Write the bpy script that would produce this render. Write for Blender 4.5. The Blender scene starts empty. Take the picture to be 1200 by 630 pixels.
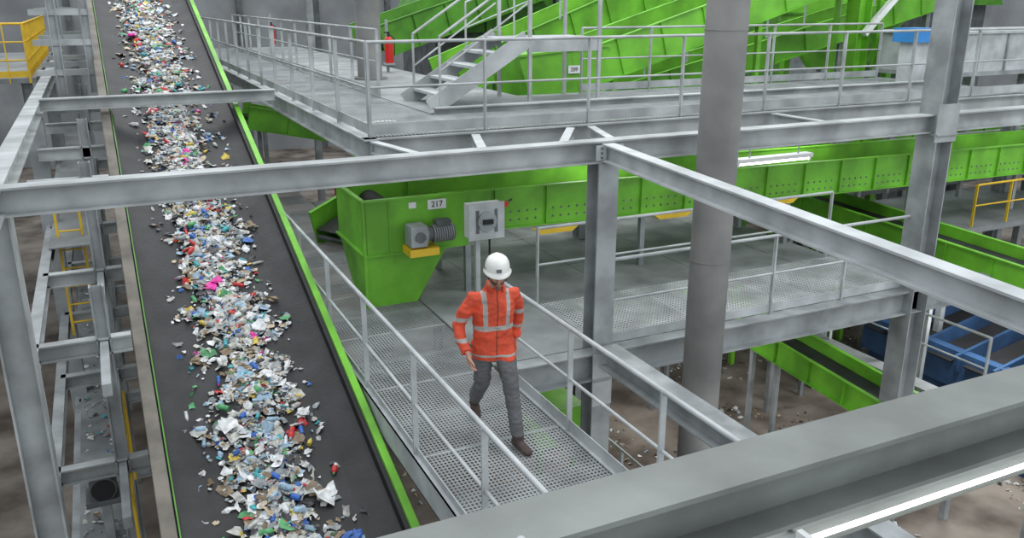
import bpy, bmesh, math, random
from mathutils import Vector, Matrix, noise
random.seed(7)
scene = bpy.context.scene
try:
    scene.view_settings.view_transform = 'Standard'
except Exception as e:
    print(e)
V = Vector
Z = V((0,0,1)); X = V((1,0,0)); Y = V((0,1,0))

# ------------------------------------------------------------------ materials
def mat(name, col, rough=.5, metal=0., var=.18, scale=3., bump=0., bscale=30., emit=None, col2=None, detail=6):
    m = bpy.data.materials.new(name); m.use_nodes = True
    nt = m.node_tree; N = nt.nodes; L = nt.links
    p = N['Principled BSDF']
    p.inputs['Roughness'].default_value = rough
    p.inputs['Metallic'].default_value = metal
    tc = N.new('ShaderNodeTexCoord')
    nz = N.new('ShaderNodeTexNoise'); nz.inputs['Scale'].default_value = scale; nz.inputs['Detail'].default_value = detail
    L.new(tc.outputs['Object'], nz.inputs['Vector'])
    rp = N.new('ShaderNodeValToRGB')
    a = [c*(1-var) for c in col]; b = col2 if col2 else [min(1, c*(1+var)) for c in col]
    rp.color_ramp.elements[0].position = .35; rp.color_ramp.elements[1].position = .65
    rp.color_ramp.elements[0].color = (*a, 1); rp.color_ramp.elements[1].color = (*b, 1)
    L.new(nz.outputs['Fac'], rp.inputs['Fac']); L.new(rp.outputs['Color'], p.inputs['Base Color'])
    if bump:
        n2 = N.new('ShaderNodeTexNoise'); n2.inputs['Scale'].default_value = bscale
        L.new(tc.outputs['Object'], n2.inputs['Vector'])
        bp = N.new('ShaderNodeBump'); bp.inputs['Strength'].default_value = bump; bp.inputs['Distance'].default_value = .02
        L.new(n2.outputs['Fac'], bp.inputs['Height']); L.new(bp.outputs['Normal'], p.inputs['Normal'])
    if emit:
        p.inputs['Emission Color'].default_value = (*col, 1); p.inputs['Emission Strength'].default_value = emit
    return m

def grating_mat(name, col, pitch, hole):
    m = mat(name, col, .6, .1, .25, 2.)
    nt = m.node_tree; N = nt.nodes; L = nt.links
    p = N['Principled BSDF']; out = N['Material Output']
    tc = N.new('ShaderNodeTexCoord'); sp = N.new('ShaderNodeSeparateXYZ'); L.new(tc.outputs['Object'], sp.inputs[0])
    def f(sock, pt):
        d = N.new('ShaderNodeMath'); d.operation = 'DIVIDE'; L.new(sock, d.inputs[0]); d.inputs[1].default_value = pt
        pp = N.new('ShaderNodeMath'); pp.operation = 'PINGPONG'; L.new(d.outputs[0], pp.inputs[0]); pp.inputs[1].default_value = .5
        g = N.new('ShaderNodeMath'); g.operation = 'LESS_THAN'; L.new(pp.outputs[0], g.inputs[0]); g.inputs[1].default_value = hole
        return g.outputs[0]
    a = f(sp.outputs[0], pitch); b = f(sp.outputs[1], pitch*1.3)
    mu = N.new('ShaderNodeMath'); mu.operation = 'MULTIPLY'; L.new(a, mu.inputs[0]); L.new(b, mu.inputs[1])
    tr = N.new('ShaderNodeBsdfTransparent'); mx = N.new('ShaderNodeMixShader')
    L.new(mu.outputs[0], mx.inputs[0]); L.new(p.outputs[0], mx.inputs[1]); L.new(tr.outputs[0], mx.inputs[2])
    L.new(mx.outputs[0], out.inputs['Surface'])
    return m

STEEL = mat('galvanized_steel', (.31,.33,.335), .6, .15, .26, 2.5, .05, 60, detail=10)
STEELL = mat('galvanized_steel_light', (.46,.485,.49), .6, .12, .18, 3, detail=10)
STEELM = mat('galvanized_steel_worn', (.37,.39,.39), .62, .12, .25, 2.2, detail=10)
STEELD = mat('steel_dark', (.13,.14,.145), .6, .3, .3, 3)
STEELF = mat('steel_painted_grey', (.20,.215,.20), .55, .1, .26, 1.5, .08, 40, detail=12)
COLM = mat('steel_column_paint', (.21,.21,.205), .65, .05, .2, 1.2, col2=(.28,.275,.265))
GREEN = mat('green_paint', (.155,.46,.03), .5, 0, .28, 1.6, detail=12)
GREEND = mat('green_paint_dark', (.075,.25,.02), .5, 0, .25, 2)
YEL = mat('yellow_paint', (.80,.52,.03), .5, 0, .12, 3)
BLUE = mat('blue_paint', (.02,.06,.14), .6, 0, .3, 2)
RED = mat('red_paint', (.62,.015,.015), .4, 0, .1, 3)
WHITE = mat('white_paint', (.78,.79,.78), .5, 0, .06, 3)
BLACK = mat('black_rubber', (.012,.012,.013), .6, 0, .3, 3)
BELT = mat('belt_rubber', (.011,.012,.013), .6, 0, .35, 2.2, .25, 25, col2=(.026,.027,.028))
BROWNP = mat('weathered_side_plate', (.16,.145,.12), .7, .1, .3, 3)
TUBE = mat('fluorescent_tube', (1,1,.98), .5, 0, 0, 3, emit=7)
FLOOR = mat('concrete_dusty', (.12,.09,.07), .85, 0, .35, .9, .2, 12, col2=(.29,.25,.21), detail=14)
WALL = mat('wall_panel', (.30,.31,.32), .8, 0, .2, .5)  # haze put into the colour: wall grey is lightened
GRAT = grating_mat('perforated_deck', (.28,.295,.30), .036, .29)
GRAT2 = grating_mat('grating_light', (.42,.44,.44), .045, .24)
GRAT3 = grating_mat('upper_grating', (.26,.275,.28), .05, .28)
CHECK = mat('deck_plate', (.25,.265,.265), .65, .1, .28, 1.5, .1, 60, detail=12)

# ------------------------------------------------------------------ mesh builder
class B:
    def __init__(s): s.v=[]; s.f=[]; s.m=[]; s.sm=[]; s.mats=[]
    def mi(s, m):
        if m not in s.mats: s.mats.append(m)
        return s.mats.index(m)
    def add(s, vs, fs, m, smooth=False):
        o = len(s.v); s.v += [tuple(v) for v in vs]; k = s.mi(m)
        for f in fs:
            s.f.append([i+o for i in f]); s.m.append(k); s.sm.append(smooth)
    def hexa(s, c, m):
        s.add(c, [(0,3,2,1),(4,5,6,7),(0,1,5,4),(1,2,6,5),(2,3,7,6),(3,0,4,7)], m)
    def box(s, x0,x1,y0,y1,z0,z1, m):
        s.hexa([(x0,y0,z0),(x1,y0,z0),(x1,y1,z0),(x0,y1,z0),(x0,y0,z1),(x1,y0,z1),(x1,y1,z1),(x0,y1,z1)], m)
    def sheet(s, x0,x1,y0,y1,z, m):
        s.add([(x0,y0,z),(x1,y0,z),(x1,y1,z),(x0,y1,z)],[(0,1,2,3)],m)
    def fr(s, p1, p2, up):
        p1=V(p1); p2=V(p2); d=(p2-p1).normalized(); up=V(up)
        if abs(d.dot(up))>.98: up = X if abs(d.x)<.9 else Y
        sd = d.cross(up).normalized(); u = sd.cross(d).normalized()
        return p1,p2,sd,u
    def ob(s, p1,p2, w,h, m, up=Z, ow=0, oh=0):
        p1,p2,sd,u = s.fr(p1,p2,up); a=w/2; b=h/2
        c=[]
        for p in (p1,p2):
            q=p+sd*ow+u*oh
            c += [q-sd*a-u*b, q+sd*a-u*b, q+sd*a+u*b, q-sd*a+u*b]
        s.hexa(c, m)
    def ib(s, p1,p2, w,h, m, up=Z, tf=.018, tw=.014):
        s.ob(p1,p2,w,tf,m,up,0,h/2-tf/2); s.ob(p1,p2,w,tf,m,up,0,-h/2+tf/2); s.ob(p1,p2,tw,h-2*tf,m,up)
    def ch(s, p1,p2, w,h, m, up=Z, side=1, t=.012):
        s.ob(p1,p2,t,h,m,up,side*(w/2-t/2),0); s.ob(p1,p2,w,t,m,up,0,h/2-t/2); s.ob(p1,p2,w,t,m,up,0,-h/2+t/2)
    def cyl(s, p1,p2, r, m, n=12, r2=None, smooth=True):
        p1,p2,sd,u = s.fr(p1,p2,Z); r2 = r if r2 is None else r2
        vs=[]
        for p,rr in ((p1,r),(p2,r2)):
            for i in range(n):
                a=2*math.pi*i/n; vs.append(p+sd*math.cos(a)*rr+u*math.sin(a)*rr)
        s.add(vs, [(i,(i+1)%n,n+(i+1)%n,n+i) for i in range(n)], m, smooth)
        s.add(vs[:n], [tuple(reversed(range(n)))], m); s.add(vs[n:], [tuple(range(n))], m)
    def pipe(s, pts, r, m, n=8):
        for a,b in zip(pts[:-1], pts[1:]): s.cyl(a,b,r,m,n)
    def prism(s, poly, ext, m):
        n=len(poly); e=V(ext); vs=[V(p) for p in poly]+[V(p)+e for p in poly]
        s.add(vs, [tuple(reversed(range(n))), tuple(range(n,2*n))]+[(i,(i+1)%n,n+(i+1)%n,n+i) for i in range(n)], m)
    def sweep(s, pts, rad, m, side=X, n=16, cap=.6):
        pts=[V(p) for p in pts]; side=V(side); vs=[]; K=len(pts)
        for i,p in enumerate(pts):
            d=(pts[min(i+1,K-1)]-pts[max(i-1,0)]).normalized()
            a=(side-d*side.dot(d)).normalized(); b=d.cross(a)
            ra,rb = rad[i] if isinstance(rad[i],(tuple,list)) else (rad[i],rad[i])
            for k in range(n):
                t=2*math.pi*k/n; vs.append(p+a*math.cos(t)*ra+b*math.sin(t)*rb)
        fs=[]
        for i in range(K-1):
            for k in range(n): fs.append((i*n+k,i*n+(k+1)%n,(i+1)*n+(k+1)%n,(i+1)*n+k))
        r0=min(rad[0]) if isinstance(rad[0],(tuple,list)) else rad[0]
        r1=min(rad[-1]) if isinstance(rad[-1],(tuple,list)) else rad[-1]
        vs.append(pts[0]-(pts[1]-pts[0]).normalized()*r0*cap); vs.append(pts[-1]+(pts[-1]-pts[-2]).normalized()*r1*cap)
        for k in range(n):
            fs.append(((k+1)%n,k,K*n)); fs.append(((K-1)*n+k,(K-1)*n+(k+1)%n,K*n+1))
        s.add(vs, fs, m, True)
    def ell(s, c, r, m, nu=20, nv=12, rot=None):
        c=V(c); vs=[]
        for j in range(1,nv):
            for i in range(nu):
                a=2*math.pi*i/nu; b=math.pi*j/nv
                q=V((math.sin(b)*math.cos(a)*r[0], math.sin(b)*math.sin(a)*r[1], math.cos(b)*r[2]))
                vs.append(c+(rot@q if rot else q))
        t=V((0,0,r[2])); t = rot@t if rot else t
        vs += [c+t, c-t]; k=len(vs); fs=[]
        for j in range(nv-2):
            for i in range(nu): fs.append((j*nu+i,(j+1)*nu+i,(j+1)*nu+(i+1)%nu,j*nu+(i+1)%nu))
        for i in range(nu):
            fs.append((k-2,i,(i+1)%nu)); fs.append((k-1,(nv-2)*nu+(i+1)%nu,(nv-2)*nu+i))
        s.add(vs, fs, m, True)
    def rail(s, pts, h=1.05, mids=(.55,), sp=1.35, r=.022, toe=True, m=None):
        m = m or STEELL
        pts=[V(p) for p in pts]
        for a,b in zip(pts[:-1],pts[1:]):
            s.cyl(a+Z*h,b+Z*h,r,m,8)
            for q in mids: s.cyl(a+Z*q,b+Z*q,r*.7,m,8)
            if toe: s.ob(a+Z*.08,b+Z*.08,.008,.12,m)
            L=(b-a).length; n=max(1,round(L/sp))
            for i in range(n+1):
                p=a.lerp(b,i/n); s.ob(p-Z*.1,p+Z*h,.05,.022,m,up=(b-a).normalized())
    def done(s, name, parent=None):
        me=bpy.data.meshes.new(name); me.from_pydata(s.v,[],s.f)
        for m in s.mats: me.materials.append(m)
        me.polygons.foreach_set('material_index', s.m); me.polygons.foreach_set('use_smooth', s.sm)
        me.update()
        o=bpy.data.objects.new(name, me); scene.collection.objects.link(o)
        if parent: o.parent=parent
        return o

def text(s, loc, size, parent, m=None, rot=(math.pi/2,0,0)):
    c=bpy.data.curves.new('label_text','FONT'); c.body=s; c.size=size; c.extrude=.002; c.align_x='CENTER'; c.align_y='CENTER'
    o=bpy.data.objects.new('label_text',c); o.location=loc; o.rotation_euler=rot; c.materials.append(m or BLACK)
    scene.collection.objects.link(o); o.parent=parent

GZ=-4.0
# ------------------------------------------------------------------ hall shell
b=B(); b.box(-14,42,-8,48,GZ-.2,GZ,FLOOR); b.done('floor')
b=B(); b.box(-14,42,48,48.2,GZ,10,WALL)
for i in range(14): b.box(-13+i*4,-12.7+i*4,47.8,48,GZ,10,STEELD)
b.done('wall_back')
b=B(); b.box(42,42.2,-8,48,GZ,10,WALL); b.done('wall_right')
b=B(); b.box(-14.2,-14,-8,48,GZ,10,WALL); b.done('wall_left')

# ------------------------------------------------------------------ inclined belt conveyor
S=.32
def zb(y): return -2.7+S*y
b=B()
prof=[(.16,.09),(.45,.0),(1.65,.0),(1.94,.09)]
y0,y1=-2.,31.
n=66
for i in range(n):
    ya=y0+(y1-y0)*i/n; yb=y0+(y1-y0)*(i+1)/n
    for (xa,ha),(xb,hb) in zip(prof[:-1],prof[1:]):
        b.add([(xa,ya,zb(ya)+ha),(xb,ya,zb(ya)+hb),(xb,yb,zb(yb)+hb),(xa,yb,zb(yb)+ha)],[(0,1,2,3)],BELT)
def lng(x,w,h,dz,m):
    b.ob((x,y0,zb(y0)+dz),(x,y1,zb(y1)+dz),w,h,m)
lng(1.955,.05,.20,.10,BLACK)
lng(2.01,.075,.05,.22,GREEN)
lng(2.03,.02,.34,.05,GREEND)
lng(.145,.03,.20,.10,BLACK)
lng(.055,.12,.03,.21,BROWNP)
lng(.137,.012,.03,.225,GREEND)
lng(.0,.02,.30,.06,BROWNP)
lng(1.98,.10,.16,-.28,STEEL); lng(.10,.10,.16,-.28,STEEL)
y=y0+.5
while y<y1:
    b.cyl((.15,y,zb(y)-.08),(1.95,y,zb(y)-.08),.05,STEELD,8)
    b.ob((.05,y+.5,zb(y+.5)-.3),(2.0,y+.5,zb(y+.5)-.3),.08,.08,STEEL)
    y+=1.2
for y in (4.2,6.6,9.2,11.8,14.4,17.4,20.5,24,28):
    for x in (.10,1.98):
        b.ib((x,y,GZ),(x,y,zb(y)-.3),.14,.16,STEEL,up=X)
    b.ob((.1,y,GZ+1.0),(1.98,y,zb(y)-.6),.06,.06,STEEL)
    b.ob((.1,y,zb(y)-.5),(1.98,y,zb(y)-.5),.1,.12,STEEL)
b.done('inclined_belt_conveyor')

# ------------------------------------------------------------------ waste on belt
WC=[('waste_white',(.66,.67,.67),26),('waste_offwhite',(.48,.48,.44),19),('waste_grey',(.28,.30,.31),16),('waste_paleblue',(.30,.43,.54),9),
    ('waste_brown',(.22,.16,.10),10),('waste_cream',(.50,.41,.29),8),('waste_dark',(.05,.05,.055),9),('waste_red',(.5,.03,.03),2.2),('waste_blue',(.03,.12,.42),3),
    ('waste_green',(.08,.32,.12),3),('waste_magenta',(.75,.04,.36),.5),('waste_yellow',(.6,.45,.06),1.8),('waste_teal',(.05,.34,.38),2.4)]
WM=[mat(a,c,.45,0,.3,14,.4,40) for a,c,_ in WC]; WW=[w for _,_,w in WC]
def scrap(b, c, s, tilt, m, flat=.5, slope=0.):
    n=random.choice((2,2,3)); e=random.uniform(.4,1.0)
    R=Matrix.Rotation(random.uniform(0,6.28),3,'Z'); T=Matrix.Rotation(random.gauss(0,tilt),3,'X')@Matrix.Rotation(random.gauss(0,tilt),3,'Y')
    Sl=Matrix.Rotation(math.atan(slope),3,'X')
    vs=[]
    for i in range(n+1):
        for j in range(n+1):
            u=(i/n-.5); v=(j/n-.5)*e
            if i in (0,n) and j in (0,n): u*=.72; v*=.72
            p=V((u+random.uniform(-.18,.18), v+random.uniform(-.18,.18), random.uniform(-1,1)*.32*flat))*s
            vs.append(V(c)+Sl@(T@(R@p)))
    fs=[(i*(n+1)+j,(i+1)*(n+1)+j,(i+1)*(n+1)+j+1,i*(n+1)+j+1) for i in range(n) for j in range(n)]
    b.add(vs,fs,m,random.random()<.55)
b=B()
for k in range(21000):
    y=random.uniform(3.6,27)
    cx=1.02+.05*math.sin(y*.8)+.04*math.sin(y*2.3)
    hw=.345+.10*noise.noise(V((0,y*.9,3)))+.06*noise.noise(V((5,y*3,3)))
    r=random.random()
    if r<.91: x=cx+max(-1.7,min(1.7,random.gauss(0,.66)))*hw
    else: x=random.uniform(.28,1.84)
    x=max(.24,min(1.86,x))
    dens=noise.noise(V((x*3.2,y*2.6,0)))+.5*noise.noise(V((x*7,y*6,9)))
    a=abs(x-cx)
    if a>.15 and dens<-.02 and random.random()<.72: continue
    if a<=.15 and dens<-.25 and random.random()<.45: continue
    if a>.45 and random.random()<.45: continue
    q=max(0,1-a/.42)
    h=.055*q*random.random()**.7
    s=random.choice((.03,.04,.05,.05,.06,.07,.08,.10,.13))*random.uniform(.8,1.25)
    scrap(b,(x,y,zb(y)+.014+h+s*.05),s,.26,random.choices(WM,WW)[0],.42,S)
# bottles, cups and cans
for k in range(420):
    y=random.uniform(4,24); x=1.02+random.gauss(0,.24); x=max(.35,min(1.75,x)); r=random.uniform(.016,.032); L=random.uniform(.05,.11)
    a=random.uniform(0,6.28); d=V((math.cos(a),math.sin(a),S*math.sin(a))).normalized(); c=V((x,y,zb(y)+r+.03*(abs(x-1.02)<.3)))
    m=random.choices(WM,[6,5,4,6,1,2,1,3,3,3,1,2,3])[0]
    b.cyl(c,c+d*L,r,m,9); b.cyl(c+d*L,c+d*(L+.025),r,m,9,r2=r*.4); b.cyl(c+d*(L+.025),c+d*(L+.04),r*.42,random.choice(WM),7)
for (x,y,s,mi) in ((.90,10.2,.18,10),(.98,10.3,.13,10),(1.42,6.95,.24,0),(1.46,5.95,.18,7),(.72,8.0,.18,0),(1.2,8.6,.15,0),(.9,12.2,.15,3),(1.3,9.4,.17,0),(.75,6.4,.15,5),(1.05,7.4,.17,0),(1.15,11.2,.17,0),(1.45,8.0,.15,0),(1.55,9.9,.13,4),(1.5,6.4,.13,8),(1.6,11.5,.14,4)):
    for q in range(2): scrap(b,(x+random.uniform(-.03,.03),y+random.uniform(-.04,.04),zb(y)+.085-.04*(abs(x-1.02)>.35)),s,.2,WM[mi],.35,S)
b.done('mixed_waste_stream')

# ------------------------------------------------------------------ low walkway + platform (z=0)
b=B()
b.sheet(2.15,3.57,3.35,22,0,GRAT)
b.ch((2.12,3.35,-.06),(2.12,22,-.06),.08,.26,STEELL,side=-1)
b.ch((3.60,3.35,-.08),(3.60,7.8,-.08),.07,.2,STEELL,side=1)
y=4.2
while y<22: b.ib((2.15,y,-.10),(3.58,y,-.10),.1,.16,STEEL); b.box(2.15,3.57,y+.74,y+.76,-.012,.003,STEELM); y+=1.5
b.done('walkway_deck')
b=B(); b.rail([(2.13,3.4,0),(2.13,21.6,0)],toe=True,sp=1.5)
b.done('walkway_railing')
b=B(); b.rail([(3.60,3.4,0),(3.60,7.75,0)],sp=1.4); b.done('walkway_railing')
b=B()
b.box(3.60,10.2,9.6,17,-.02,0,CHECK); b.box(3.60,5.0,8.02,9.6,-.02,0,CHECK)
b.sheet(5.0,10.2,8.02,9.6,-.001,GRAT2)
for x in (5.4,7.0,8.6,10.1): b.ib((x,8.1,-.16),(x,17,-.16),.14,.24,STEEL)
for y in (10,12,14,16.8): b.ib((3.7,y,-.14),(10.2,y,-.14),.12,.2,STEEL)
for x in (4.6,6.2,7.8,9.4): b.box(x,x+.012,9.6,17,0,.002,STEELD)
for y in (11,12.6,14.2): b.box(3.6,10.2,y,y+.012,0,.002,STEELD)
b.done('mezzanine_deck')
b=B(); b.ib((3.62,7.9,-.17),(13.0,7.9,-.17),.2,.34,STEEL); b.done('mezzanine_edge_beam')
b=B(); b.ib((4.92,7.75,-.02),(4.92,-1,-.02),.22,.26,STEEL); b.done('lower_cross_beam')
b=B(); b.rail([(5.05,7.98,0),(10.0,7.98,0)],sp=1.25)
b.rail([(4.95,9.6,0),(10.1,9.6,0)],sp=2.4,toe=False); b.done('mezzanine_railing')

# ------------------------------------------------------------------ primary steel frame
b=B()
b.ib((-.9,7.9,2.34),(19,7.9,2.34),.2,.24,STEELM)
b.done('main_cross_beam')
b=B()
b.ib((4.86,7.8,2.34),(4.42,2.32,2.25),.15,.19,STEELL); b.done('longitudinal_beam')
b=B()
b.ib((-.82,14.7,2.40),(2.64,14.7,2.40),.18,.18,STEELM); b.done('rear_cross_beam')
b=B()
b.ib((-.9,-1,2.34),(-.9,30,2.34),.18,.22,STEELM); b.done('side_longitudinal_beam')
b=B()
b.ib((-2.2,2.15,2.15),(13,2.15,2.15),.25,.26,STEELF,tf=.022)
for x in (3.9,6.5): b.box(x,x+.015,2.03,2.27,2.03,2.27,STEELF)
b.done('foreground_beam')
b=B()
b.ob((1.13,2.0,2.14),(1.13,-.6,2.14),.2,.18,STEELF)
b.cyl((.98,2.0,2.33),(.98,.4,2.33),.02,STEELL); b.ob((.98,1.98,2.1),(.98,1.98,2.34),.04,.02,STEELL)
b.done('foreground_stub_beam')
def hcol(x,y,z0,z1,w,up=Y,m=STEEL):
    b=B(); b.ib((x,y,z0),(x,y,z1),w,w,m,up=up)
    b.box(x-w*.75,x+w*.75,y-w*.75,y+w*.75,z0,z0+.03,m)
    if z1>3: b.box(x-w*.6,x+w*.6,y-w*.6,y+w*.6,2.19,2.215,m)
    return b
b=hcol(4.87,7.9,GZ,2.22,.25)
for dz in (0,-.35):
    b.box(4.74,5.0,7.765,7.775,-.3+dz,-.0+dz,STEELL)
for s in (-1,1):
    b.box(4.87+s*.11-.06,4.87+s*.11+.06,7.76,7.775,2.26,2.42,STEELL)
    for zz in (2.29,2.34,2.39): b.cyl((4.87+s*.11,7.74,zz),(4.87+s*.11,7.765,zz),.012,STEELD,6)
b.done('steel_post')
b=hcol(10.05,7.9,GZ,9,.32,up=X)
b.box(9.85,10.25,7.73,7.75,2.1,2.6,STEEL); b.done('steel_column')
b=hcol(-.93,8.15,GZ,2.2,.26,up=X,m=STEELM); b.done('steel_column')
b=hcol(-.93,14.7,GZ,2.2,.24,up=Y); b.done('steel_column')
b=hcol(-.93,21.0,GZ,2.2,.24,up=Y); b.done('steel_column')
b=B(); b.cyl((6.0,7.38,GZ),(6.0,7.38,10),.222,COLM,36)
for z in (1.1,-2.2,3.6): b.cyl((6.0,7.38,z),(6.0,7.38,z+.012),.228,COLM,36)
b.cyl((6.0,7.38,GZ),(6.0,7.38,GZ+.04),.42,COLM,24); b.done('round_steel_column')
b=B(); b.cyl((4.9,16.8,GZ),(4.9,16.8,10),.24,COLM,28); b.cyl((4.9,16.8,2.4),(4.9,16.8,2.45),.34,COLM,24); b.done('round_steel_column')

# ------------------------------------------------------------------ upper platform z=2.4
b=B()
b.sheet(2.8,4.1,9.5,30,2.39,GRAT3); b.box(4.1,6.2,11.25,30,2.37,2.40,CHECK); b.sheet(6.2,14.5,11.25,12.9,2.39,GRAT3)
b.sheet(4.1,14.5,9.5,11.15,2.39,GRAT3)
b.ib((2.65,9.5,2.26),(14.5,9.5,2.26),.16,.26,STEELM)
b.ib((2.72,9.4,2.26),(2.72,30,2.26),.16,.26,STEELM)
b.ib((4.1,9.6,2.26),(4.1,30,2.26),.14,.22,STEEL)
b.ib((6.2,12.9,2.26),(14.5,12.9,2.26),.14,.22,STEEL)
b.ib((4.15,11.2,2.40),(14.5,11.2,2.40),.14,.16,STEELM)
for y in (13,15,17,19,21,24): b.ib((2.8,y,2.26),(6.2,y,2.26),.1,.18,STEEL)
for x in (4.3,5.9,7.6,9.3,11,12.7): b.ib((x,9.5,2.26),(x,12.9,2.26),.12,.2,STEEL)
for (a,c) in (((2.75,9.4),(2.9,8.0)),((4.0,9.4),(3.5,8.0)),((5.3,9.4),(4.4,8.0)),((5.6,9.4),(5.1,8.0)),((8.6,9.4),(8.4,8.0))):
    b.ib((a[0],a[1],2.3),(c[0],c[1],2.34),.1,.14,STEELL)
b.done('upper_platform')
b=B(); b.rail([(2.75,29,2.4),(2.75,9.55,2.4),(14.3,9.55,2.4)],sp=1.37,r=.019,m=STEELM); b.done('upper_platform_railing')
b=B(); b.rail([(7.4,12.8,2.4),(14.3,12.8,2.4)],sp=1.5,r=.019,m=STEELM); b.rail([(4.1,29,2.4),(4.1,13.6,2.4)],sp=1.6,r=.019,m=STEELM); b.done('upper_platform_railing')
b=B()
for (x,y) in ((2.55,19.5),(9.3,12.9),(13.5,12.9),(6.1,16.6)):
    b.ib((x,y,GZ),(x,y,2.14),.16,.16,STEEL,up=X)
b.done('platform_support_posts')
b=B()
sx,sy,w=4.45,11.75,1.1; rise=.19; run=.28; n=5
for i in range(n):
    x=sx+run*i; z=2.4+rise*(i+1)
    b.box(x-.02,x+.26,sy,sy+w,z-.04,z,STEELL)
for yy in (sy-.02,sy+w+.02):
    b.ob((sx-.16,yy,2.40),(sx+run*n,yy,2.4+rise*n+.0),.015,.26,STEELM)
    b.ob((sx,yy,2.45),(sx,yy,3.40),.03,.03,STEELM)
    b.pipe([(sx,yy,3.40),(sx+run*n,yy,2.4+rise*n+.95)],.02,STEELM)
    b.pipe([(sx,yy,2.92),(sx+run*n,yy,2.4+rise*n+.5)],.014,STEELM)
zl=2.4+rise*n
b.box(sx+run*n,sx+run*n+1.3,sy,sy+w,zl-.04,zl,STEELM); b.ob((sx+run*n,sy,zl-.1),(sx+run*n+1.3,sy,zl-.1),.02,.2,STEELM)
for xx in (sx+run*n+.05,sx+run*n+1.25):
    for yy in (sy,sy+w): b.ob((xx,yy,2.4),(xx,yy,zl+.95),.05,.05,STEELM)
b.pipe([(sx+run*n,sy,zl+.95),(sx+run*n+1.3,sy,zl+.95)],.02,STEELM)
b.done('metal_staircase')

# ------------------------------------------------------------------ green conveyors
def conveyor(p1,p2,w,h,name='',m=GREEN,ribs=.8,holes=False,legs=None):
    b=B(); p1=V(p1); p2=V(p2); d=(p2-p1).normalized(); sd=d.cross(Z).normalized(); u=sd.cross(d)
    L=(p2-p1).length
    b.ob(p1,p2,w-.08,.02,BELT)
    b.ob(p1-u*.3*h,p2-u*.3*h,w-.1,.02,GREEND)
    for s in (-1,1):
        b.ob(p1,p2,.02,h,m,Z,s*w/2,0); b.ob(p1,p2,.07,.02,m,Z,s*(w/2+.02),h/2); b.ob(p1,p2,.07,.02,m,Z,s*(w/2+.02),-h/2)
        n=int(L/ribs)
        for i in range(n+1):
            q=p1+d*(i*ribs+.02)+sd*s*(w/2+.03); b.ob(q-u*h*.48,q+u*h*.48,.05,.014,m,up=d)
            if holes:
                for a in range(5):
                    for c in range(2):
                        g=q+d*(.12+a*.13)-u*(.06+c*.12)+sd*s*(-.022)
                        b.cyl(g,g+sd*s*.006,.018,STEELD,8)
    for i in range(int(L/1.2)+1):
        q=p1+d*(i*1.2); b.cyl(q-sd*w*.45-u*.12,q+sd*w*.45-u*.12,.04,STEELD,8)
    if legs is not None:
        n=max(1,int(L/2.6))
        for i in range(n+1):
            q=p1+d*(L*(i+.15)/(n+.3))
            for s in (-1,1):
                g=q+sd*s*(w/2-.05); b.ob((g.x,g.y,legs),(g.x,g.y,g.z-h*.5),.08,.08,STEEL)
    return b
b=conveyor((3.9,11.1,1.16),(22,11.1,.90),1.25,.56,holes=True,legs=.0)
b.hexa([(2.88,10.42,0.0),(3.55,10.42,.0),(3.55,11.1,.0),(2.88,11.1,.0),(2.86,10.40,.75),(4.0,10.40,.75),(4.0,11.8,.75),(2.86,11.8,.75)],GREEN)
b.box(2.86,4.3,10.40,10.42,.7,1.45,GREEN); b.box(2.86,4.3,11.78,11.8,.7,1.45,GREEN); b.box(2.86,2.88,10.4,11.8,.7,1.45,GREEN)
b.box(2.82,4.32,10.36,10.42,1.43,1.46,GREEN); b.box(2.82,4.32,11.78,11.84,1.43,1.46,GREEN); b.box(2.82,2.88,10.4,11.8,1.43,1.46,GREEN)
b.box(2.84,4.02,10.37,10.42,.70,.73,GREEN); b.box(2.82,2.87,10.4,11.8,.70,.73,GREEN)
b.box(2.83,2.87,10.38,10.44,0,1.43,GREEN)
b.box(3.18,3.2,10.385,10.41,.75,1.43,GREEN)
b.cyl((3.3,10.5,1.15),(3.3,11.7,1.15),.16,BLACK,20)
b.cyl((3.42,10.2,.98),(3.62,10.2,.98),.13,STEEL,20); b.cyl((3.62,10.2,.98),(3.70,10.2,.98),.09,STEELD,16)
b.cyl((3.70,10.2,.98),(4.0,10.2,.98),.105,STEELD,20)
for i in range(9): b.cyl((3.71+i*.032,10.2,.98),(3.722+i*.032,10.2,.98),.12,STEEL,16)
b.box(3.75,3.95,10.13,10.27,1.08,1.16,STEELD); b.box(3.38,3.6,10.08,10.34,.85,1.12,STEEL); b.cyl((3.5,10.05,.98),(3.5,10.42,.98),.07,STEELD,14)
b.box(3.36,3.76,10.08,10.40,.72,.82,YEL)
b.box(3.72,3.98,10.38,10.395,1.26,1.39,WHITE); b.box(3.46,3.56,10.38,10.395,1.30,1.38,WHITE)
for x in (5.6,7.6,9.7): b.prism([(x-.35,10.38,.83),(x+.35,10.38,.83),(x+.25,10.38,.76),(x-.25,10.38,.76)],(0,-.12,0),YEL)
o=b.done('green_trough_conveyor'); text('217',(3.85,10.376,1.325),.11,o)

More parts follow.
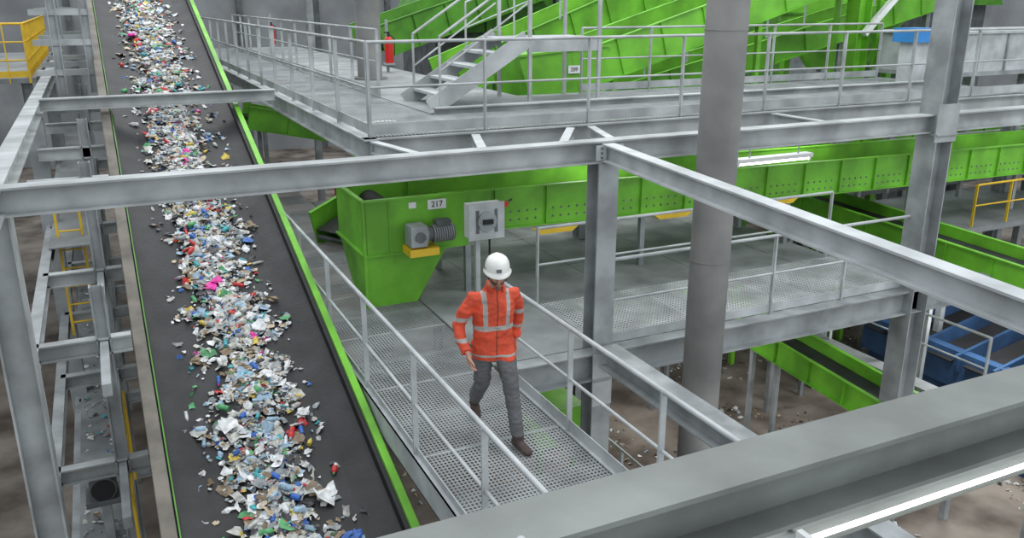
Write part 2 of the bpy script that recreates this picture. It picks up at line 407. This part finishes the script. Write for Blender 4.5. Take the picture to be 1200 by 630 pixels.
b=conveyor((7.0,14.2,.9),(24,14.2,.75),1.1,.5,legs=0.0); b.done('green_trough_conveyor')
b=conveyor((7.9,14.6,2.6),(17,14.6,5.25),1.3,.7,ribs=1.0)
b.hexa([(7.15,13.9,1.75),(8.3,13.9,1.75),(8.3,15.3,1.75),(7.15,15.3,1.75),(6.75,13.9,2.95),(8.6,13.9,3.1),(8.6,15.3,3.1),(6.75,15.3,2.95)],GREEN)
b.hexa([(6.72,13.86,2.93),(8.62,13.86,3.08),(8.62,13.9,3.08),(6.72,13.9,2.93),(6.72,13.86,2.97),(8.62,13.86,3.12),(8.62,13.9,3.12),(6.72,13.9,2.97)],GREEN)
b.box(7.75,8.0,13.87,13.885,2.62,2.76,WHITE)
for x in (8.8,12.2,15.5):
    for yy in (14.0,15.2): b.ob((x,yy,GZ),(x,yy,2.3+(x-7.5)*.29),.1,.1,GREEN)
o=b.done('green_inclined_conveyor'); text('209',(7.87,13.865,2.69),.1,o)
b=conveyor((6.9,17.8,2.3),(16,18.4,5.5),1.3,.7,ribs=1.)
for x in (8.2,11.5,14.5): b.ob((x,18,GZ),(x,18,2.3+(x-6.9)*.33),.14,.14,GREEN)
b.rail([(7.0,16.9,2.8),(15,17.4,5.6)],sp=1.2,toe=False); b.done('green_inclined_conveyor')
b=conveyor((9.5,16.4,1.7),(22,16.8,4.4),1.1,.6,ribs=1.)
for x in (11,14,17,20): b.ob((x,16.5,GZ),(x,16.5,1.5+(x-9.5)*.21),.14,.14,STEEL)
b.rail([(9.6,15.8,2.2),(21,16.2,4.6)],sp=1.2,toe=False); b.done('green_inclined_conveyor')
b=conveyor((6.4,22,2.9),(16,24,5.6),1.5,.8,ribs=1.,m=GREEND)
for x in (6.8,10,13): b.ob((x,22.5,GZ),(x,22.5,2.9+(x-6.4)*.25),.16,.16,GREEND)
b.done('green_inclined_conveyor')
b=conveyor((3.2,13.4,.25),(7.5,15.8,1.5),1.0,.6); b.box(3.9,5.9,13.6,14.8,.0,1.3,GREEN); b.done('green_transfer_chute')
b=conveyor((2.7,18.6,1.6),(5.4,18.6,1.0),.8,.45,legs=.0); b.done('green_trough_conveyor')
b=B(); b.prism([(5.1,10.2,-2.0),(6.1,10.2,-2.0),(6.1,10.2,-2.6),(5.3,10.2,-2.6)],(0,1,0),GREEN); b.box(5.0,6.2,10.1,10.15,-2.05,-1.95,GREEN)
for x in (5.4,6.0): b.box(x-.04,x+.04,10.3,10.38,GZ,-2.6,GREEND)
b.done('green_collection_bin')
b=conveyor((10.25,7.9,-2.0),(10.45,14,-1.7),.7,.4,legs=GZ); b.done('green_floor_conveyor')
b=conveyor((12.0,6.2,.05),(12.1,12.5,.25),.8,.35,legs=GZ); b.done('green_floor_conveyor')

b=B()
b.box(13.6,17.5,7.8,11.5,GZ,-2.9,BLUE)
for i in range(5):
    y=7.9+i*.75
    b.ob((13.4,y,-2.4),(17.2,y,-1.7),.06,.35,BLUE); b.ob((13.4,y+.35,-2.4),(17.2,y+.35,-1.8),.5,.03,BLACK)
b.box(13.5,13.7,7.8,11.6,-2.9,-2.2,BLUE); b.rail([(13.3,7.6,-2.9),(17.5,7.6,-2.9)],toe=False)
b.done('blue_sorting_machine')

b=B(); b.ib((14.9,14,GZ),(14.9,14,9),.36,.36,GREEN,up=X); b.ob((14.9,13.8,3.2),(16.4,13.8,4.6),.12,.12,WHITE); b.done('green_steel_column')
b=B()
b.box(15.2,21,12.0,13.6,2.5,3.25,STEELL)
for i in range(7): b.box(15.3+i*.85,15.34+i*.85,11.96,12.0,2.5,3.25,STEEL)
b.box(15.1,21.1,11.94,13.65,3.25,3.3,STEELL); b.box(15.1,21.1,11.94,13.65,2.42,2.5,STEEL)
for x in (15.6,18,20.6):
    b.box(x-.08,x+.08,12.1,12.26,GZ,2.45,STEEL); b.box(x-.08,x+.08,13.3,13.46,GZ,2.45,STEEL)
b.done('sheet_metal_housing')
b=B()
b.cyl((19.5,19,3.3),(19.5,19,7),1.7,GREEN,40); b.cyl((19.5,19,2.0),(19.5,19,3.3),.8,GREEN,40,r2=1.7)
for z in (3.5,4.3): b.cyl((19.5,19,z),(19.5,19,z+.06),1.75,GREEND,40)
for a in range(4):
    b.ob((19.5+1.4*math.cos(a*1.57+.8),19+1.4*math.sin(a*1.57+.8),GZ),(19.5+1.4*math.cos(a*1.57+.8),19+1.4*math.sin(a*1.57+.8),3.4),.2,.2,GREEN)
b.done('green_hopper_silo')
b=B(); b.box(13.6,14.2,11.4,11.9,3.15,3.4,mat('blue_cover',(.03,.22,.55),.5,0,.1)); b.box(13.7,14.1,11.5,11.8,2.4,3.15,STEELL); b.done('blue_control_cabinet')

b=B()
b.box(4.04,4.50,9.72,9.90,.98,1.42,WHITE); b.box(4.02,4.52,9.70,9.72,.96,1.44,STEELL)
b.cyl((4.27,9.70,1.2),(4.27,9.67,1.2),.13,STEEL,24); b.box(4.20,4.34,9.64,9.67,1.17,1.23,BLACK)
b.box(4.12,4.16,9.69,9.70,1.05,1.35,STEELD); b.box(4.38,4.42,9.69,9.70,1.05,1.35,STEELD)
b.ob((4.2,9.86,0),(4.2,9.86,.98),.06,.06,STEELL); b.box(4.1,4.3,9.78,9.94,0,.012,STEELL)
b.cyl((4.35,9.8,.98),(4.35,9.8,.02),.014,BLACK); b.cyl((4.5,9.8,1.35),(4.9,10.3,1.3),.014,BLACK)
b.cyl((4.55,9.75,1.36),(4.55,9.75,1.42),.04,RED)
b.done('electrical_isolator_box')

def ext(x,y,z):
    b=B(); b.cyl((x,y,z+.2),(x,y,z+.68),.09,RED,18); b.ell((x,y,z+.68),(.09,.09,.07),RED); b.cyl((x,y,z+.74),(x,y,z+.82),.025,BLACK)
    b.box(x-.1,x+.03,y-.015,y+.015,z+.82,z+.85,BLACK); b.pipe([(x+.02,y,z+.8),(x+.13,y,z+.7),(x+.12,y,z+.35)],.012,BLACK)
    b.box(x-.03,x+.03,y+.1,y+.13,z,z+1.1,STEEL); b.box(x-.1,x+.1,y-.1,y+.13,z+.16,z+.2,STEEL); b.done('fire_extinguisher')
ext(3.75,15.2,0); ext(5.75,18.2,2.4); ext(5.0,27.5,2.4)

def tube(x0,x1,y,z,name='fluorescent_light',w=.14):
    b=B(); b.box(x0,x1,y-w/2,y+w/2,z,z+.05,WHITE); b.cyl((x0+.03,y,z-.02),(x1-.03,y,z-.02),.022,TUBE,12)
    b.box(x0,x0+.03,y-.03,y+.03,z-.05,z,WHITE); b.box(x1-.03,x1,y-.03,y+.03,z-.05,z,WHITE)
    b.cyl((x0+.2,y,z+.05),(x0+.2,y,z+.35),.01,STEEL,6); b.cyl((x1-.2,y,z+.05),(x1-.2,y,z+.35),.01,STEEL,6)
    b.done(name)
tube(7.1,8.3,8.35,1.95)
b=B()
b.ob((3.1,3.2,.90),(9,3.2,.90),.16,.12,STEELF); b.ob((3.1,3.06,.96),(9,3.06,.96),.07,.07,STEELF)
b.cyl((3.25,3.0,1.01),(6.2,3.0,1.01),.016,TUBE,12)
for x in (3.25,6.2): b.box(x-.02,x+.02,2.96,3.05,.95,1.05,WHITE)
for x in (3.3,5.6,8.8): b.ob((x,3.2,.96),(x,2.2,2.02),.04,.04,STEELF)
b.done('cable_tray_with_light')
tube(3.3,4.5,14.0,1.9); tube(3.0,4.2,20.0,1.9); tube(6.5,7.7,10.2,1.9)
b=B(); b.box(8.6,9.1,4.2,4.7,GZ,-2.3,BLACK); b.box(8.55,9.15,4.15,4.75,-2.3,-2.26,STEELD); b.pipe([(8.85,4.45,-2.3),(8.85,4.45,.9)],.03,STEEL); b.done('floor_control_cabinet')

# ------------------------------------------------------------------ left structure
b=B()
for y in (9.2,11.8,14.4,17.4,20.5):
    b.ib((-.28,y,GZ),(-.28,y,min(2.2,zb(y)+.9)),.12,.14,STEEL,up=X)
    for z in (-2.4,-.9,.5,1.7):
        if z<zb(y)+.7: b.ib((-.93,y,z),(-.02,y,z),.12,.18,STEELM)
for z in (-2.4,-.9,.5):
    b.ib((-.93,8.4,z),(-.93,26,z),.12,.18,STEEL); b.ob((-.28,8,z),(-.28,26,z),.08,.12,STEEL)
b.box(-.9,-.3,8.4,22,-2.3,-2.28,CHECK); b.box(-.9,-.3,13,26,.6,.62,CHECK)
b.ob((-.28,9.2,-.9),(-.28,11.8,.5),.07,.07,STEELM)
b.done('conveyor_support_frame')
b=B()
for x in (-.80,-.48):
    b.ob((x,13.6,-.9),(x,13.6,1.1),.035,.035,YEL)
z=-.7
while z<1.1: b.cyl((-.80,13.6,z),(-.48,13.6,z),.014,YEL,8); z+=.28
b.done('yellow_ladder')
b=B(); b.cyl((-.22,8.6,-2.3),(-.22,8.6,-1.0),.018,YEL,8); b.cyl((-.22,8.6,-1.0),(-.22,11.4,-1.0),.018,YEL,8); b.cyl((-.22,11.4,-1.0),(-.22,11.4,-2.3),.018,YEL,8); b.done('yellow_guard_rail')
b=B(); b.cyl((-.55,9.9,-1.55),(-.55,10.3,-1.55),.13,BLACK,18)
for i in range(8): b.cyl((-.55,9.92+i*.045,-1.55),(-.55,9.935+i*.045,-1.55),.15,STEELD,16)
b.box(-.68,-.42,9.95,10.25,-1.42,-1.32,STEELD); b.box(-.75,-.35,9.9,10.3,-1.75,-1.68,STEELD); b.box(-.6,-.5,10,10.2,-2.28,-1.75,STEEL); b.done('electric_motor')
b=B()
b.box(-8,-1.1,20,30,2.3,2.4,CHECK)
b.rail([(-8,20,2.4),(-1.2,20,2.4)],sp=.35,toe=True,m=YEL,mids=(.35,.7)); b.rail([(-1.2,20,2.4),(-1.2,29.5,2.4)],sp=.6,toe=True,m=YEL,mids=(.35,.7))
for x in (-7.8,-4.5,-1.3): b.ib((x,20.2,GZ),(x,20.2,2.3),.2,.2,STEEL)
b.done('yellow_railed_gantry')
b=B()
for y in (17,19.2,21.5):
    for x in (-.55,-.05): b.ib((x,y,zb(y)-.4),(x,y,5.5),.12,.14,STEEL)
    for z in (2.7,3.2,3.7): b.ob((-.9,y,z),(.0,y,z),.08,.1,STEELM)
b.done('cable_tower_frame')
b=conveyor((-6,12.4,-2.4),(-2.0,12.4,-2.2),.5,.35,legs=GZ); b.done('green_floor_conveyor')

b=B(); b.rail([(6.8,8.9,GZ),(6.8,14,GZ)],toe=False); b.rail([(11.4,7.5,-1.9),(11.4,12,-1.9)],toe=False)
b.ob((11.3,7.5,-2.0),(11.3,12,-2.0),.3,.06,CHECK)
for y in (7.7,9.5,11.8): b.ob((11.3,y,GZ),(11.3,y,-2),.1,.1,STEEL)
b.done('lower_level_railing')
b=B()
for x in (7.2,13,18,24):
    for y in (12.3,18,24,32): b.ib((x,y,GZ),(x,y,2.0 if y<20 else 8),.24,.24,STEEL,up=Y)
b.done('background_columns')
b=B(); b.box(10.8,24,13,22,-.12,0,CHECK)
b.rail([(10.9,12.9,0),(23.8,12.9,0)],sp=1.5); b.done('rear_mezzanine_deck')
b=B(); b.rail([(14.6,10.4,-.2),(18.5,10.4,-.2)],h=.8,mids=(.4,),sp=.9,m=YEL,toe=False)
b.box(14,18.5,10.3,12.8,-.3,-.2,CHECK)
for x in (14.2,18.3): b.box(x-.06,x+.06,10.4,10.52,GZ,-.3,STEEL)
b.done('yellow_guard_rail')
b=B()
for i in range(5):
    x=9+i*5; b.box(x,x+3.4,24+i%2*3,27+i%2*3,GZ,3.0+(i%3)*.7,[STEELD,STEEL,GREEND,STEEL,STEELD][i])
    b.prism([(x-.3,23.5+i%2*3,3.0+(i%3)*.7),(x+3.7,23.5+i%2*3,3.0+(i%3)*.7),(x+3,23.5+i%2*3,4.4+(i%3)*.7),(x+.4,23.5+i%2*3,4.4+(i%3)*.7)],(0,4,0),GREEND)
b.done('background_sorting_machines')
b=B()
for k in range(6500):
    x=random.uniform(3.5,18); y=random.uniform(3,16); s=random.choice((.03,.04,.06,.08,.12))
    if noise.noise(V((x*.6,y*.6,0)))<-.08: continue
    scrap(b,(x,y,GZ+s*.2),s,.3,random.choices(WM,[14,16,14,4,28,14,18,1,1,1,.3,1,1])[0],.4)
for k in range(260):
    x=random.uniform(-.85,-.35); y=random.uniform(8.5,20); s=random.choice((.04,.06,.09))
    scrap(b,(x,y,-2.27+s*.2),s,.3,random.choices(WM,WW)[0],.4)
b.done('floor_litter')

# ------------------------------------------------------------------ worker
def bake(o):
    dg=bpy.context.evaluated_depsgraph_get(); me=bpy.data.meshes.new_from_object(o.evaluated_get(dg))
    o.modifiers.clear(); o.data=me
    return me
def remesh(o, vs, it=4, f=.5):
    r=o.modifiers.new('r','REMESH'); r.mode='VOXEL'; r.voxel_size=vs; r.use_smooth_shade=True
    s=o.modifiers.new('s','SMOOTH'); s.iterations=it; s.factor=f
    return bake(o)
def dseg(p,a,b):
    d=b-a; t=max(0,min(1,(p-a).dot(d)/d.length_squared)); return (p-(a+d*t)).length,t
def zone_mat(name, cols, attr, roughs, bump=.3, bscale=25):
    m=bpy.data.materials.new(name); m.use_nodes=True; nt=m.node_tree; N=nt.nodes; L=nt.links; p=N['Principled BSDF']
    base=N.new('ShaderNodeRGB'); base.outputs[0].default_value=(*cols[-1],1); prev=base.outputs[0]
    for a,c in reversed(list(zip(attr,cols[:-1]))):
        at=N.new('ShaderNodeAttribute'); at.attribute_name=a
        g=N.new('ShaderNodeMath'); g.operation='GREATER_THAN'; L.new(at.outputs['Fac'],g.inputs[0]); g.inputs[1].default_value=0
        mx=N.new('ShaderNodeMix'); mx.data_type='RGBA'; L.new(g.outputs[0],mx.inputs[0]); L.new(prev,mx.inputs[6]); mx.inputs[7].default_value=(*c,1)
        prev=mx.outputs[2]
    tc=N.new('ShaderNodeTexCoord'); nz=N.new('ShaderNodeTexNoise'); nz.inputs['Scale'].default_value=9; L.new(tc.outputs['Object'],nz.inputs['Vector'])
    mr=N.new('ShaderNodeMapRange'); mr.inputs[1].default_value=.3; mr.inputs[2].default_value=.7; mr.inputs[3].default_value=.75; mr.inputs[4].default_value=1.1
    L.new(nz.outputs['Fac'],mr.inputs[0])
    mu=N.new('ShaderNodeVectorMath'); mu.operation='SCALE'; L.new(prev,mu.inputs[0]); L.new(mr.outputs[0],mu.inputs['Scale'])
    L.new(mu.outputs[0],p.inputs['Base Color']); p.inputs['Roughness'].default_value=roughs
    n2=N.new('ShaderNodeTexNoise'); n2.inputs['Scale'].default_value=bscale; n2.inputs['Distortion'].default_value=1.; L.new(tc.outputs['Object'],n2.inputs['Vector'])
    bp=N.new('ShaderNodeBump'); bp.inputs['Strength'].default_value=bump; bp.inputs['Distance'].default_value=.02; L.new(n2.outputs['Fac'],bp.inputs['Height']); L.new(bp.outputs['Normal'],p.inputs['Normal'])
    return m
def setattr_(me,name,vals):
    a=me.attributes.new(name,'FLOAT','POINT'); a.data.foreach_set('value',vals)

root=bpy.data.objects.new('worker_in_hi_vis_jacket',None); scene.collection.objects.link(root)
root.location=(2.95,6.60,0); root.rotation_euler=(0,0,math.radians(-8))
SKIN=(.50,.26,.18)
armR=[V((-.185,-.045,1.385)),V((-.255,-.03,1.265)),V((-.305,.03,1.13)),V((-.315,-.06,1.02)),V((-.285,-.165,.925))]
armL=[V((.185,-.045,1.385)),V((.245,.03,1.265)),V((.275,.11,1.14)),V((.27,.13,1.01)),V((.255,.11,.90))]
b=B()
TZ=[(.79,.01,.186,.140),(.83,.005,.194,.147),(.93,-.0,.190,.142),(1.02,-.01,.182,.136),(1.13,-.022,.186,.138),(1.25,-.036,.196,.142),(1.34,-.05,.190,.132),(1.40,-.06,.160,.110),(1.445,-.07,.115,.092),(1.48,-.085,.085,.08),(1.52,-.105,.074,.076)]
b.sweep([(0,t[1],t[0]) for t in TZ],[(t[2],t[3]) for t in TZ],WHITE,side=X,n=28,cap=.05)
b.sweep([(0,-.09,1.48),(0,-.135,1.60)],[.054,.052],WHITE)
for arm in (armR,armL):
    s=1 if arm is armL else -1
    b.sweep([V((s*.11,-.05,1.39))]+arm,[.058,.066,.065,.060,.054,.046],WHITE,side=Y,n=18,cap=.2)
legL=[V((.09,0,.93)),V((.105,-.095,.75)),V((.12,-.19,.53)),V((.13,-.235,.34)),V((.14,-.33,.12))]
legR=[V((-.09,0,.93)),V((-.095,.015,.75)),V((-.09,.04,.52)),V((-.085,.22,.35)),V((-.075,.38,.20))]
for leg in (legL,legR):
    b.sweep(leg,[.113,(.096,.102),(.071,.075),(.067,.077),(.059,.066)],WHITE,side=X,n=20,cap=.1)
b.sweep([(0,0,.98),(0,0,.84)],[(.165,.12),(.155,.115)],WHITE,n=24,cap=.3)
def foot(an,dirv,pitch):
    f=V(dirv).normalized(); up=Z
    R=Matrix.Rotation(pitch,3,'X')
    def q(a,h): return an+R@(f*a+up*h)
    b.sweep([q(0,.03),q(0,-.05)],[(.056,.06),(.05,.062)],WHITE,side=X)
    b.sweep([q(-.07,-.065),q(-.02,-.05),q(.07,-.06),q(.14,-.072),q(.195,-.078)],[(.036,.034),(.045,.05),(.048,.042),(.05,.03),(.036,.024)],WHITE,side=X,n=16)
foot(V((.14,-.335,.105)),(.25,-1,0),0.0)
AR=V((-.075,.385,.20))
foot(AR,(0,-1,0),math.radians(41))
body=b.done('body_and_clothes',root)
me=remesh(body,.010,4,.5)
vs=[v.co.copy() for v in me.vertices]; no=[v.normal.copy() for v in me.vertices]
nj=[];nt_=[];nb=[];nsk=[];nz_=[]
for v,p,nn in zip(me.vertices,vs,no):
    dR=min(dseg(p,armR[i],armR[i+1])[0] for i in range(4)); dL=min(dseg(p,armL[i],armL[i+1])[0] for i in range(4))
    inarm=(p.x<-.195 and dR<.08) or (p.x>.195 and dL<.08)
    hem=.795+.006*math.sin(p.x*40)
    trz=hem-p.z
    sk=min(p.z-1.50, 1) if (V((p.x,p.y+.115)).length<.066) else -1
    if p.z<1.48:
        if p.z>hem:
            d=noise.noise(V((p.x*7,p.y*7,p.z*17)))+.5*noise.noise(V((p.x*18+3,p.y*18,p.z*36)))
            v.co=p+nn*d*(.012 if inarm else .011)
        elif p.z>.14:
            d=noise.noise(V((p.x*8,p.y*8,p.z*13+5)))+.5*noise.noise(V((p.x*16,p.y*16,p.z*40)))
            k=1.3 if (p.z<.3 or .42<p.z<.6) else .9
            v.co=p+nn*d*.010*k
    bt=.135-p.z
    if p.y>.2 and p.z<.5:
        q=p-AR; R=Matrix.Rotation(-math.radians(41),3,'X'); bt=-.0-(R@q).z+.012
    band=-1.
    if not inarm:
        band=max(.024-abs(p.z-1.10-.015*math.cos(p.x*8)),.010-abs(p.z-.840))
        if 1.1<p.z<1.5: band=max(band,.020-abs(abs(p.x)-.100-.03*(p.z-1.1)))
    else:
        band=max(.023-abs(p.z-1.185),.015-abs(p.z-1.02))
    zip_=.006-abs(p.x) if (p.y<0 and .8<p.z<1.5 and not inarm) else -1
    nj.append(band if trz<0 and p.z<1.455 else -1.); nt_.append(trz); nb.append(bt); nsk.append(sk); nz_.append(zip_)
for nme,a in (('band',nj),('trou',nt_),('boot',nb),('skin',nsk),('zipz',nz_)): setattr_(me,nme,a)
CL=zone_mat('workwear',[SKIN,(.075,.05,.045),(.135,.135,.14),(.42,.40,.37),(.22,.04,.02),(.70,.085,.035)],['skin','boot','trou','band','zipz'],.75,.6,20)
me.materials.clear(); me.materials.append(CL)
SK=mat('skin',SKIN,.5,0,.08,30,.1,80)
def hand(w, d, palmn, name, s):
    b=B(); d=V(d).normalized(); pn=V(palmn); pn=(pn-d*pn.dot(d)).normalized(); sd=d.cross(pn).normalized()*s
    w=V(w)
    b.sweep([w-d*.03,w+d*.01,w+d*.05,w+d*.09],[(.027,.022),(.030,.022),(.041,.018),(.042,.014)],SK,side=sd,n=14)
    for i,(o,L,r) in enumerate(((.031,.070,.0092),(.011,.080,.0096),(-.010,.074,.0092),(-.030,.058,.0082))):
        k=w+d*.088+sd*o; pts=[k-d*.015,k]
        a=.25+.08*i
        for j,seg in enumerate((.45,.32,.23)):
            ang=a+j*.42
            dirv=(d*math.cos(ang)+pn*math.sin(ang)); pts.append(pts[-1]+dirv*L*seg)
        b.sweep(pts,[r,r*1.05,r,r*.92,r*.75],SK,side=sd,n=10,cap=.9)
    t=w+d*.03+sd*.03; t1=t+(d*.7+sd*.6+pn*.25).normalized()*.04; t2=t1+(d*.92+sd*.2+pn*.35).normalized()*.032; t3=t2+(d*.95+pn*.3).normalized()*.022
    b.sweep([w+d*.015+sd*.012,t,t1,t2,t3],[.014,.0155,.0125,.0108,.008],SK,side=pn,n=10,cap=.9)
    o=b.done(name,root); remesh(o,.0042,3,.5); o.data.materials.clear(); o.data.materials.append(SK)
hand((-.279,-.185,.905),(.12,-.40,-1),(1,-.1,0),'hand_right',1 if (V((.02,-.35,-1)).cross(V((1,-.1,0)))).y<0 else -1)
hand((.252,.105,.875),(-.02,-.10,-1),(-1,-.1,0),'hand_left',1 if (V((-.02,-.10,-1)).cross(V((-1,-.1,0)))).y<0 else -1)
hc=V((0,-.170,1.628)); HR=Matrix.Translation(hc)@Matrix.Rotation(math.radians(-10),4,'Z')@Matrix.Rotation(math.radians(16),4,'X')
hd=bpy.data.objects.new('head_group',None); scene.collection.objects.link(hd); hd.parent=root; hd.matrix_local=HR
b=B(); b.ell((0,0,0),(.077,.098,.118),WHITE,48,36)
nv=[]
for (x,y,z) in b.v:
    t=z/.118
    if t<0:
        x*=1-.30*abs(t)**1.6
        if y>0: y*=1-.45*abs(t)**1.2
        else: y*=1+.10*abs(t)
    if y<-.05:
        for sx_ in (-1,1):
            dd=((x-sx_*.031)**2+(z-.006)**2)/.017**2; y+=.010*math.exp(-dd)
        y-= .004*math.exp(-((z-.03)/.012)**2)
    nv.append((x,y,z))
b.v=nv
b.sweep([(0,-.090,.012),(0,-.104,-.012),(0,-.114,-.03),(0,-.104,-.040)],[(.009,.009),(.011,.011),(.015,.012),(.014,.008)],WHITE,side=X,n=12)
b.sweep([(-.024,-.086,-.062),(0,-.098,-.060),(.024,-.086,-.062)],[.005,.0075,.005],WHITE,side=Z,n=10)
b.sweep([(-.020,-.086,-.072),(0,-.097,-.072),(.020,-.086,-.072)],[.005,.008,.005],WHITE,side=Z,n=10)
b.ell((0,-.078,-.100),(.026,.022,.018),WHITE)
for s_ in (-1,1): b.ell((s_*.080,.006,-.008),(.009,.020,.032),WHITE,rot=Matrix.Rotation(s_*.3,3,'Z'))
h=b.done('head',hd); mh=remesh(h,.0042,2,.4)
be=[];ha=[];lp=[]
for v in mh.vertices:
    x,y,z=v.co
    mouth=math.sqrt((x/.026)**2+((z+.067)/.012)**2)-1
    beard=min(-.036-z+.5*max(0,abs(x)-.03)+.006, .035-y)
    be.append(beard if mouth>0 else -1); lp.append(.002 if mouth<-.15 and y<-.08 else -1.)
    ha.append(min(y-.012+ .3*(z), z+.075) if abs(x)<.083 and not(abs(x)>.074 and abs(z+.008)<.03 and abs(y)<.03) else -1)
setattr_(mh,'beard',be); setattr_(mh,'hair',ha); setattr_(mh,'lips',lp)
HM=zone_mat('face_skin',[(.34,.12,.09),(.15,.09,.06),(.07,.045,.03),SKIN],['lips','beard','hair'],.5,.2,90)
mh.materials.clear(); mh.materials.append(HM)
DK=mat('dark_brown_hair',(.05,.032,.022),.7,0,.2,60)
b=B()
for s_ in (-1,1):
    b.ell((s_*.031,-.0815,.006),(.0125,.0115,.0105),WHITE,16,12); b.ell((s_*.031,-.0905,.004),(.0055,.004,.0055),BLACK,12,8)
    b.sweep([(s_*.015,-.0825,.0135),(s_*.031,-.0915,.0125),(s_*.046,-.0785,.0125)],[.0042,.005,.004],SK,side=Z,n=8)
    b.sweep([(s_*.013,-.099,.026),(s_*.031,-.098,.031),(s_*.05,-.086,.026)],[.004,.0048,.003],DK,side=Z,n=8)
b.done('eyes_and_brows',hd)
HW=mat('helmet_white',(.74,.74,.70),.35,0,.05,4)
b=B(); nu=48
prof=[(1.0,-.004,1),(1.13,-.008,1),(1.14,-.002,1),(1.02,.008,0),(1.0,.02,0),(.985,.05,0),(.93,.08,0),(.80,.108,0),(.58,.128,0),(.30,.139,0),(.08,.142,0)]
vs=[];fs=[]
for (r,z,br) in prof:
    for i in range(nu):
        a=2*math.pi*i/nu; ca,sa=math.cos(a),math.sin(a)
        k=r
        if br and r>1.05: k=r+.16*max(0,-sa)**2.5-.05*max(0,sa)
        ridge=.006*math.exp(-(ca*r*.105/.018)**2) if z>.03 else 0
        vs.append((ca*.108*k, sa*.132*k, z+ridge-(.010*max(0,-sa)**3 if br and r>1.05 else 0)))
K=len(prof)
for j in range(K-1):
    for i in range(nu): fs.append((j*nu+i,j*nu+(i+1)%nu,(j+1)*nu+(i+1)%nu,(j+1)*nu+i))
vs.append((0,0,.148))
for i in range(nu): fs.append(((K-1)*nu+i,(K-1)*nu+(i+1)%nu,len(vs)-1))
b.add(vs,fs,HW,True)
b.box(-.022,.022,-.139,-.128,.030,.06,STEELD)
for s_ in (-1,1): b.box(s_*.109-.004,s_*.109+.004,-.02,.03,.02,.035,STEELD); b.pipe([(s_*.098,-.0,.0),(s_*.078,-.045,-.075),(0,-.075,-.146)],.0026,BLACK,6)
hm=b.done('safety_helmet',hd); hm.location=(0,.010,.036); hm.rotation_euler=(math.radians(-9),0,0)
b=B()
b.sweep([(-.05,-.170,1.475),(-.078,-.105,1.49),(-.055,-.035,1.505),(0,-.01,1.51),(.055,-.035,1.505),(.078,-.105,1.49),(.05,-.170,1.475)],[(.028,.010)]*7,mat('jacket_collar',(.62,.08,.03),.75,0,.1,8),side=Z,n=10)
b.done('jacket_collar',root)

# ------------------------------------------------------------------ lights
w=bpy.data.worlds.new('World'); scene.world=w; w.use_nodes=True
w.node_tree.nodes['Background'].inputs[0].default_value=(.88,.94,1.0,1); w.node_tree.nodes['Background'].inputs[1].default_value=1.2
def area(name,loc,size,power,rot=(0,0,0),col=(1,1,1)):
    l=bpy.data.lights.new(name,'AREA'); l.shape='RECTANGLE'; l.size=size[0]; l.size_y=size[1]; l.energy=power; l.color=col
    o=bpy.data.objects.new(name,l); o.location=loc; o.rotation_euler=rot; scene.collection.objects.link(o)
area('high_bay_lamp',(4,8,10),(8,3),380)
area('high_bay_lamp',(12,16,10),(10,4),480)
area('high_bay_lamp',(2,22,10),(8,4),500)
area('high_bay_lamp',(14,3,9),(6,3),420)
for (x,y,z) in ((7,11.5,2.05),(4.5,14.5,2.05),(11,11.5,2.05)):
    area('under_platform_fill',(x,y,z),(1.5,.2),34)  # added fill lights, no fixtures, to brighten the space below the platform
for (x,y) in ((8,12),(13,9),(7,5)):
    area('lower_hall_fill',(x,y,-.5),(1.5,.3),75)  # area lights without fixtures that brighten the lower level

cam=bpy.data.cameras.new('cam'); cam.lens=30; cam.sensor_width=36; co=bpy.data.objects.new('camera',cam); scene.collection.objects.link(co)
co.location=(0,0,3.9); co.rotation_euler=(math.radians(72.5),0,math.radians(-25.5)); scene.camera=co
